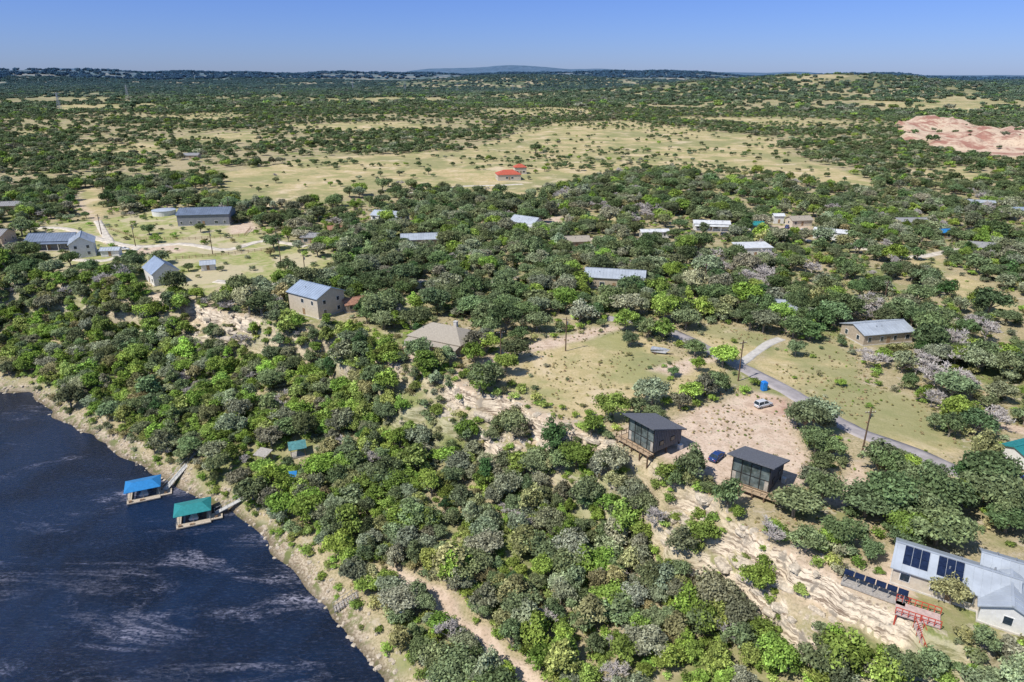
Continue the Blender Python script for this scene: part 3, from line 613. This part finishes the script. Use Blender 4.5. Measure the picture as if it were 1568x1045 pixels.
protos={}
def branches(limbs,n=5):
    V=[];F=[]
    for a,b_,r0,r1 in limbs:
        a=np.array(a,float);b_=np.array(b_,float);d=b_-a;d/=np.linalg.norm(d)+1e-9;up=np.array([0,0,1.]) if abs(d[2])<.9 else np.array([1.,0,0]);x=np.cross(d,up);x/=np.linalg.norm(x);y=np.cross(d,x);k=len(V)
        for c_,r in((a,r0),(b_,r1)):
            for i in range(n):
                t=2*math.pi*i/n;V.append(c_+r*(x*math.cos(t)+y*math.sin(t)))
        for i in range(n): j=(i+1)%n;F.append((k+i,k+j,k+n+j,k+n+i))
    return V,F
def unit(n): v=rng.normal(size=(n,3));return v/np.linalg.norm(v,axis=1)[:,None]
def tree(key,R,Ht,ncl,nlf,leaf,base=.25,cr=(.17,.33),bark=True,jit=.42,cone=0):
    zc=Ht*(base+(1-base)*.45);Hc=Ht*(1-base)*.5
    d=unit(ncl*3);d=d[d[:,2]>-.35][:ncl];ncl=len(d)
    ph=np.arctan2(d[:,1],d[:,0]);lob=1.05-.34*(.5+.5*np.sin(ph*3+rng.uniform(0,6)))-.2*(.5+.5*np.sin(ph*5+rng.uniform(0,6)))
    rad=rng.uniform(.35,1.08,ncl)**.6*lob
    C=np.stack([d[:,0]*R*.88*rad,d[:,1]*R*.88*rad,zc+d[:,2]*Hc*.95*rad],1)
    if cone: C[:,:2]*=(1-cone*np.clip((C[:,2]-zc)/Hc,-.3,1))[:,None]
    rc=rng.uniform(*cr,ncl)*R;csh=rng.uniform(1-jit,1+jit,ncl)
    n=nlf*ncl;ci=np.repeat(np.arange(ncl),nlf);q=unit(n);q[:,2]=np.where(rng.random(n)<.7,np.abs(q[:,2]),q[:,2]);rr=rng.uniform(.2,1.35,n)**.6
    P=C[ci]+q*(rc[ci]*rr)[:,None]*np.array([1,1,.75])
    N=q*.75+unit(n)*.75+np.array([-.1,-.08,.35]);N/=np.linalg.norm(N,axis=1)[:,None]
    T=np.cross(N,unit(n));T/=np.linalg.norm(T,axis=1)[:,None]+1e-9;B=np.cross(N,T)
    s=leaf*rng.uniform(.5,1.6,n)
    V=np.stack([P-T*s[:,None],P-B*(s*.6)[:,None],P+T*s[:,None],P+B*(s*.6)[:,None]],1).reshape(-1,3)
    F=np.arange(4*n).reshape(-1,4);shd=csh[ci]*rng.uniform(.55,1.5,n);mi=np.zeros(n,int)
    if bark:
        L=[((0,0,-.6),(.15,.1,Ht*base+.3),R*.075,R*.055)];top=(.15,.1,Ht*base+.3)
        for k in rng.choice(ncl,min(12,ncl),replace=False):
            m_=(np.array(top)+C[k])/2+np.array([0,0,-.2]);L+=[(top,m_,R*.04,R*.025),(m_,C[k]*1.04,R*.025,R*.01)]
        bv,bf_=branches(L);bf_=np.array(bf_)+len(V);V=np.concatenate([V,np.array(bv)]);F=np.concatenate([F,bf_]);shd=np.concatenate([shd,np.ones(len(bf_))]);mi=np.concatenate([mi,np.ones(len(bf_),int)])
    me=bpy.data.meshes.new(key);fillmesh(me,V,F,False,mi);a=me.attributes.new('shade','FLOAT','FACE');a.data.foreach_set('value',shd.astype(np.float32))
    me.materials.append(leafM);me.materials.append(barkM);protos[key]=bpy.data.objects.new(key+'_prototype',me)
def dead(key,Ht,R):
    L=[];tw=[]
    def grow(p,d,l,r,lev):
        e=p+d*l;L.append((p,e,r,r*.65))
        if lev==3:
            for _ in range(11):
                u_=unit(1)[0];u_[2]=abs(u_[2])*.6;w_=d*.6+u_;tw.append((p+(e-p)*random.random(),w_/np.linalg.norm(w_),random.uniform(.4,.9)*R*.25))
            return
        for _ in range([5,4,4][lev]):
            u_=unit(1)[0];w_=d*.55+u_*.75;w_[2]=abs(w_[2])*.7+.12;w_/=np.linalg.norm(w_);grow(p+(e-p)*random.uniform(.6,1),w_,l*random.uniform(.6,.8),r*.55,lev+1)
    grow(np.array([0,0,-.5]),np.array([.05,.05,1.]),Ht*.34,R*.05,0)
    bv,bf_=branches(L,3);V=[np.array(bv)];F=[np.array(bf_).reshape(-1,4)];k=len(bv)
    n=len(tw);P=np.array([t[0] for t in tw]);Dv=np.array([t[1] for t in tw]);ln=np.array([t[2] for t in tw]);S=np.cross(Dv,unit(n));S/=np.linalg.norm(S,axis=1)[:,None]
    w=.055;E=P+Dv*ln[:,None];V.append(np.stack([P-S*w,P+S*w,E+S*w*.5,E-S*w*.5],1).reshape(-1,3));F.append(np.arange(4*n).reshape(-1,4)+k)
    V=np.concatenate(V);F=np.concatenate(F);me=bpy.data.meshes.new(key);fillmesh(me,V,F);me.materials.append(deadM);protos[key]=bpy.data.objects.new(key+'_prototype',me)
for i in range(5): tree('oak%d'%i,4,5.8,52,72,.21)
for i in range(5): tree('jun%d'%i,2.6,4.8,34,62,.18,base=.12,cone=.35,cr=(.2,.38))
for i in range(3): tree('shr%d'%i,1.2,1.5,12,40,.13,base=.05,cr=(.3,.5),bark=False)
for i in range(3): tree('mid%d'%i,4.2,5.2,20,40,.42,base=.1,cr=(.22,.38),bark=False)
for i in range(3): tree('far%d'%i,12,6.5,34,22,1.3,base=.0,cr=(.16,.28),bark=False)
for i in range(2): tree('cop%d'%i,3.2,9.0,38,70,.2,base=.15,cone=.5,cr=(.2,.36))
for i in range(3): dead('ded%d'%i,6.5,3.6)
def rock(key,s,flatn=.6):
    import bmesh
    bm=bmesh.new();bmesh.ops.create_cube(bm,size=1);bmesh.ops.subdivide_edges(bm,edges=bm.edges[:],cuts=3,use_grid_fill=True)
    for v in bm.verts:
        p=v.co;l=p.length;v.co=p*(.75/l*.45+.55)*random.uniform(.86,1.12);v.co.x*=s[0];v.co.y*=s[1];v.co.z*=s[2]
    me=bpy.data.meshes.new(key);bm.to_mesh(me);bm.free();me.materials.append(rockM);protos[key]=bpy.data.objects.new(key+'_prototype',me)
rockM=mat('limestone_rock',(.50,.43,.33),var=.4,scale=1.2,bump=.1,rough=.95)
for i in range(3): rock('rck%d'%i,(1,.8,.6))
for i in range(2): rock('slb%d'%i,(3.4,1.8,1.1))
# ------------------------------------------------------------ scattering
BK={}
def add(fam,nv,x,y,s,tint,sink=.1,sz=None,rot=None):
    n=len(x)
    if n==0:return
    vi=rng.integers(0,nv,n);z=HG(x,y)-sink*s
    rot=rng.uniform(0,6.28,n) if rot is None else rot
    S=np.stack([s*rng.uniform(.82,1.18,n),s*rng.uniform(.82,1.18,n),s*rng.uniform(.8,1.2,n) if sz is None else s*sz],1)
    for k in range(nv):
        m=vi==k
        if m.any(): BK.setdefault('%s%d'%(fam,k),[]).append((np.stack([x,y,z],1)[m],rot[m],S[m],tint[m]))
def jgrid(x0,x1,y0,y1,s):
    X,Y=np.meshgrid(np.arange(x0,x1,s),np.arange(y0,y1,s));X=X.ravel()+rng.uniform(-.6,.6,X.size)*s;Y=Y.ravel()+rng.uniform(-.6,.6,Y.size)*s
    m=(np.abs(X)<.86*Y+70);return X[m],Y[m]
def clear(x,y,rs):
    ok=np.ones(x.shape,bool)
    for a,b_,r in excl: ok&=((x-a)**2+(y-b_)**2)>(r+rs*.7)**2
    for k,P in roads.items(): ok&=segdist(x,y,P)>(2.4+rs*.7)
    ok&=segdist(x,y,roadclear)>(2.2+rs*.8)
    for P in paths: ok&=segdist(x,y,P)>(1.3+rs*.6)
    return ok
def tints(n,cols,w,var=.2,x=None,y=None):
    cols=np.array(cols);k=rng.choice(len(cols),n,p=np.array(w)/sum(w));c_=cols[k]*(1+rng.normal(0,var,n))[:,None].clip(.6,1.5)
    return np.clip(c_*rng.uniform(.92,1.08,(n,3)),.01,.6)
BR=(.245,.345,.075);BR2=(.33,.395,.115);OK=(.185,.23,.11);OK2=(.13,.18,.08);GG=(.275,.295,.185);DKG=(.09,.16,.06);OL=(.33,.32,.15)
deadz=[(*G(u,v)[:2],r) for u,v,r in [(1150,432,15),(1430,575,9),(1500,640,7),(425,625,5),(1240,420,10),(965,330,16),(1090,405,12),(1540,520,10),(1280,640,3),(870,310,12),(1470,540,7),(280,580,4),(930,1000,3),(780,800,3),(1000,820,3),(1520,505,8),(1380,560,6),(1300,480,8)]]
def dz(x,y):
    r=np.zeros(x.shape)
    for a,b_,q in deadz: r=np.maximum(r,np.exp(-((x-a)**2+(y-b_)**2)/q**2))
    return r
# --- slope
x,y=jgrid(-270,190,25,400,2.8);ds,dr=dists(x,y)
m=(ds>3.2+rng.uniform(0,2.5,len(x)))&(dr<1.5)&clear(x,y,1.2);x,y,ds,dr=x[m],y[m],ds[m],dr[m]
ex=exposure(x,y)
p=.9*np.ones(len(x));p=np.where((dr>-9),np.where(ex>.4,np.where(x>25,.24,.15),.85),p);p*=np.where(fbm(x,y,12,44)<.40,.35,1)
m=rng.random(len(x))<p;x,y,ds,dr=x[m],y[m],ds[m],dr[m];n=len(x)
lush=fbm(x,y,26,50,3)+.16*ss(-60,-150,x)
dd=rng.random(n)<(.055+.6*dz(x,y));big=rng.random(n)
isoak=(big<.26)&~dd&(dr<-3);isc=(big>.95)&~dd;isj=~isoak&~dd&~isc
s=rng.uniform(.55,1.15,n)
def tl(mask):
    k=mask.sum();a=tints(k,[BR,BR2,OK,GG],[5,3,2,.8]);b2=tints(k,[OK,GG,OL,BR],[4,3,2,2.5]);return np.where((lush[mask]>.48)[:,None],a,b2)
add('oak',5,x[isoak],y[isoak],s[isoak]*.95,tints(isoak.sum(),[OK,GG,OL,BR],[4,3,1,2]))
add('jun',5,x[isj],y[isj],s[isj]*rng.uniform(.75,1.35,isj.sum()),tl(isj))
add('cop',2,x[isc],y[isc],s[isc]*.75,tints(isc.sum(),[DKG,BR,OK],[1,2,1]))
add('ded',3,x[dd],y[dd],s[dd]*.85,np.ones((dd.sum(),3)))
# slope shrubs
x,y=jgrid(-240,150,30,330,1.7);ds,dr=dists(x,y);ex=exposure(x,y);m=(ds>1.6)&(dr<8)&clear(x,y,.3)&(rng.random(len(x))<np.where(ex>.4,.22,.5)*np.where(ds<6,.7,1));x,y=x[m],y[m];lush=fbm(x,y,20,51,3)
add('shr',3,x,y,rng.uniform(.45,1.3,len(x)),np.where((lush>.45)[:,None],tints(len(x),[BR,BR2],[2,1]),tints(len(x),[GG,OL,OK],[1,1,1])))
# --- near plateau
def open_(x,y): return np.maximum.reduce([pm(x,y,meadows,1,4),pm(x,y,bares,1,3),pm(x,y,reds,1,3)]),pm(x,y,lawns,1,3)
x,y=jgrid(-480,480,50,560,5.0);ds,dr=dists(x,y);D=np.hypot(x,y);m=(dr>1.5)&(D<560)&clear(x,y,2.2);x,y,D=x[m],y[m],D[m]
op,lw=open_(x,y);f=fbm(x,y,38,80,3)
dens=np.where(D<330,np.clip(.87-ss(.47,.35,f)*.6,0,1),np.clip(.62*ss(.36,.5,f)+.14,0,1))
p=dens*(1-op*np.where(D>380,.93,.975))*(1-lw*.92);m=rng.random(len(x))<p;x,y=x[m],y[m];n=len(x);op=op[m]
dd=rng.random(n)<(.03+.85*dz(x,y));s=rng.uniform(.6,1.45,n)*np.where(op>.4,.55,1)
j=(rng.random(n)<.30)&~dd;o=~j&~dd
add('oak',5,x[o],y[o],s[o],tints(o.sum(),[OK,OK2,GG,BR],[5,3,2,1.2]))
add('jun',5,x[j],y[j],s[j]*1.15,tints(j.sum(),[OK,GG,BR,OL,DKG],[3,2,2.2,1,1]))
add('ded',3,x[dd],y[dd],s[dd]*1.1,np.ones((dd.sum(),3)))
# plateau shrubs
x,y=jgrid(-330,330,50,420,3.2);ds,dr=dists(x,y);m=(dr>0)&clear(x,y,.6);x,y=x[m],y[m];op,lw=open_(x,y)
m=rng.random(len(x))<np.where(op>.5,.06,np.where(lw>.5,.12,.45));x,y=x[m],y[m];op=op[m]
add('shr',3,x,y,rng.uniform(.5,1.5,len(x))*np.where(op>.5,.6,1),tints(len(x),[OK,GG,BR,OL],[3,2,3,2]))
# grass tufts
x,y=jgrid(-30,130,95,260,.9);ds,dr=dists(x,y);m=(dr>0)&clear(x,y,.05);x,y=x[m],y[m];m=(rng.random(len(x))<.28*ss(.35,.6,fbm(x,y,6,66)));x,y=x[m],y[m]
add('shr',3,x,y,rng.uniform(.12,.32,len(x)),tints(len(x),[(.46,.38,.21),(.34,.32,.14),BR],[4,2.5,.8]))
# --- mid
def band(x,y): return fbm(x+3000,y*2.0,170,120,4)
x,y=jgrid(-1500,1500,420,1650,7.4);D=np.hypot(x,y);m=(D>=560)&(D<1700)&clear(x,y,3);x,y,D=x[m],y[m],D[m]
op=pm(x,y,meadows,4,10);rd=pm(x,y,reds,3,6);f=band(x,y);g=fbm(x,y*1.5,60,122,3);p=(.20+.70*ss(.41,.54,f))*(1-np.where(g>.52,.35,.84)*op)*(1-.98*rd);m=rng.random(len(x))<p;x,y,D=x[m],y[m],D[m];op=op[m]
def farHazeT(k,D):
    c_=tints(k,[OK,OK2,GG,BR],[4,5,1.5,1])*.88;h=(ss(700,5500,D)*.85)[:,None];return c_*(1-h)+np.array([.08,.145,.175])*h  # leaf tint fades to a blue-grey with distance, painted-in haze
add('mid',3,x,y,rng.uniform(.4,1.25,len(x))*np.where(op>.5,.62,1),farHazeT(len(x),D))
# --- far
x,y=jgrid(-4300,4300,1300,5200,22);D=np.hypot(x,y);m=(D>=1650)&(D<5600);x,y,D=x[m],y[m],D[m]
op=pm(x,y,meadows,8,20);f=fbm(x+900,y*1.6,420,140,4);p=(.20+.78*ss(.40,.50,f))*(1-.8*op);m=rng.random(len(x))<p;x,y,D=x[m],y[m],D[m]
add('far',3,x,y,rng.uniform(.45,1.3,len(x)),farHazeT(len(x),D))
x,y=jgrid(-6500,6500,4500,7600,46);D=np.hypot(x,y);m=(D>=5500)&(D<7800);x,y,D=x[m],y[m],D[m];f=fbm(x,y*1.6,500,150,4);m=rng.random(len(x))<(.15+.85*ss(.38,.48,f));x,y,D=x[m],y[m],D[m]
add('far',3,x,y,rng.uniform(1.2,2.3,len(x)),farHazeT(len(x),D)*np.array([.8,.92,1.3]),sz=1.1)  # tint pushed bluer again, haze in the colour of the farthest woods
# --- rocks
x,y=jgrid(-230,20,40,260,1.0);ds,dr=dists(x,y);m=(ds>-1.4)&(ds<4.5)&(rng.random(len(x))<.45);x,y=x[m],y[m]
add('rck',3,x,y,rng.uniform(.2,.9,len(x))**1.4,np.ones((len(x),3)),sink=.05)
x,y=jgrid(-220,150,40,300,1.6);ds,dr=dists(x,y);ex=exposure(x,y);m=(dr>-13)&(dr<4)&(ds>5)&(rng.random(len(x))<.06+.2*ex)&clear(x,y,.2);x,y=x[m],y[m]
add('rck',3,x,y,rng.uniform(.4,1.8,len(x)),np.ones((len(x),3)),sink=.15)
x,y=jgrid(-220,150,40,300,3.0);ds,dr=dists(x,y);m=(dr>-8)&(dr<.5)&(exposure(x,y)>.3)&(rng.random(len(x))<.65)&clear(x,y,.5);x,y=x[m],y[m]
g1=segdist(x+1,y,rim)-segdist(x-1,y,rim);g2=segdist(x,y+1,rim)-segdist(x,y-1,rim)
add('slb',2,x,y,rng.uniform(.5,1.25,len(x)),np.ones((len(x),3)),sink=.1,rot=np.arctan2(g2,g1)+math.pi/2+rng.normal(0,.25,len(x)))
x,y=jgrid(10,70,95,150,1.5);op=pm(x,y,bares,1,3);m=(op>.4)&(rng.random(len(x))<.2)&clear(x,y,.1);x,y=x[m],y[m];add('rck',3,x,y,rng.uniform(.15,.6,len(x)),np.ones((len(x),3)))
NM={'oak':'oak_woodland','jun':'juniper_woodland','shr':'shrub_thicket','mid':'distant_woodland','far':'far_hill_woodland','cop':'cedar_elm_woodland','ded':'leafless_tree_grove','rck':'limestone_boulders','slb':'limestone_ledges'}
tot=0
for key,L in BK.items():
    P=np.concatenate([l[0] for l in L]);r=np.concatenate([l[1] for l in L]);S=np.concatenate([l[2] for l in L]);T=np.concatenate([l[3] for l in L]);n=len(P);tot+=n
    me=bpy.data.meshes.new(NM[key[:3]]);me.vertices.add(n);me.vertices.foreach_set('co',P.astype(np.float32).ravel())
    me.attributes.new('rz','FLOAT_VECTOR','POINT').data.foreach_set('vector',np.stack([r*0,r*0,r],1).astype(np.float32).ravel())
    me.attributes.new('scl','FLOAT_VECTOR','POINT').data.foreach_set('vector',S.astype(np.float32).ravel())
    me.attributes.new('tint','FLOAT_COLOR','POINT').data.foreach_set('color',np.column_stack([T,np.ones(n)]).astype(np.float32).ravel())
    o=link(bpy.data.objects.new(NM[key[:3]],me));ng=bpy.data.node_groups.new(key+'_scatter','GeometryNodeTree')
    ng.interface.new_socket('Geometry',in_out='INPUT',socket_type='NodeSocketGeometry');ng.interface.new_socket('Geometry',in_out='OUTPUT',socket_type='NodeSocketGeometry')
    N=ng.nodes;gi=N.new('NodeGroupInput');go=N.new('NodeGroupOutput');ip=N.new('GeometryNodeInstanceOnPoints');oi=N.new('GeometryNodeObjectInfo');oi.inputs['Object'].default_value=protos[key]
    a1=N.new('GeometryNodeInputNamedAttribute');a1.data_type='FLOAT_VECTOR';a1.inputs[0].default_value='rz';a2=N.new('GeometryNodeInputNamedAttribute');a2.data_type='FLOAT_VECTOR';a2.inputs[0].default_value='scl';er=N.new('FunctionNodeEulerToRotation')
    K=ng.links.new;K(gi.outputs[0],ip.inputs['Points']);K(oi.outputs['Geometry'],ip.inputs['Instance']);K(a1.outputs[0],er.inputs[0]);K(er.outputs[0],ip.inputs['Rotation']);K(a2.outputs[0],ip.inputs['Scale']);K(ip.outputs[0],go.inputs[0])
    md=o.modifiers.new('scatter','NODES');md.node_group=ng
print('instances',tot)
# individual prominent trees
for (u,v,k,s,col) in [(583,492,'oak0',1.6,OK),(555,430,'oak1',1.4,OK),(1400,765,'oak2',1.2,OK),(1440,790,'oak3',1.4,OK2),(1510,780,'oak0',1.4,OK),(1400,805,'oak1',1.2,OK),(1360,765,'oak3',.9,OK),(1100,600,'oak2',.85,OK2),(1262,660,'oak0',.6,GG),(845,700,'cop0',1.1,DKG),(935,470,'oak2',1.2,GG),(745,500,'oak1',1.3,OK),(1455,925,'oak3',.8,OL),(820,235,'oak0',1.7,OK2),(640,480,'jun1',1.3,BR),(12,420,'cop1',1.3,BR)]:
    x,y,z=G(u,v);o=link(bpy.data.objects.new('live_oak_tree' if k[:3]=='oak' else 'cedar_elm_tree' if k[:3]=='cop' else 'juniper_tree',protos[k].data));o.location=(x,y,z-.1);o.scale=(s,s,s);o.rotation_euler=(0,0,rng.uniform(0,6));o.color=(*col,1)
    o.material_slots[0].link='OBJECT';o.material_slots[0].material=leafO
for (u,v,s) in [(1430,590,1.5),(1400,575,1.2),(1470,600,1.3),(425,640,1.1),(1145,440,1.5),(1175,450,1.4),(1500,655,1.3),(1450,560,1.4),(965,345,1.7)]:
    x,y,z=G(u,v);o=link(bpy.data.objects.new('leafless_tree',protos['ded%d'%random.randint(0,2)].data));o.location=(x,y,z-.1);o.scale=(s*1.15,s*1.15,s);o.rotation_euler=(0,0,rng.uniform(0,6))
# ------------------------------------------------------------ light, sky, camera
TO=Vector((-.54,-.36,.84)).normalized()
sl=bpy.data.lights.new('sun','SUN');sl.energy=5.0;sl.angle=math.radians(.53);sl.color=(1,.955,.89);so=link(bpy.data.objects.new('sun',sl));so.rotation_euler=TO.to_track_quat('Z','Y').to_euler();so.location=(0,0,300)
w=bpy.data.worlds.new('World');scene.world=w;w.use_nodes=True;nt=w.node_tree;bg=nt.nodes['Background']
sk=nt.nodes.new('ShaderNodeTexSky');sk.sky_type='NISHITA';sk.sun_disc=False;sk.sun_elevation=math.asin(TO.z);sk.sun_rotation=math.atan2(TO.x,TO.y)%(2*math.pi);sk.air_density=1;sk.dust_density=.2;sk.ozone_density=3
tc=nt.nodes.new('ShaderNodeTexCoord');sx=nt.nodes.new('ShaderNodeSeparateXYZ');nt.links.new(tc.outputs['Generated'],sx.inputs[0])
tn=nmix(nt,nramp(nt,sx.outputs[2],.12,.5),(.37,.50,.99),(.95,.95,1.0))
c=nmix(nt,1.0,sk.outputs[0],tn,'MULTIPLY');nt.links.new(c,bg.inputs[0]);bg.inputs[1].default_value=.125
cam=bpy.data.cameras.new('camera');cam.lens=24;cam.sensor_width=36;cam.clip_end=60000;cam.clip_start=.5;co_=link(bpy.data.objects.new('camera',cam));co_.location=(0,0,CZ);co_.rotation_euler=(math.pi/2-PITCH,0,0);scene.camera=co_
scene.view_settings.view_transform='Standard';scene.view_settings.look='None';scene.view_settings.exposure=0
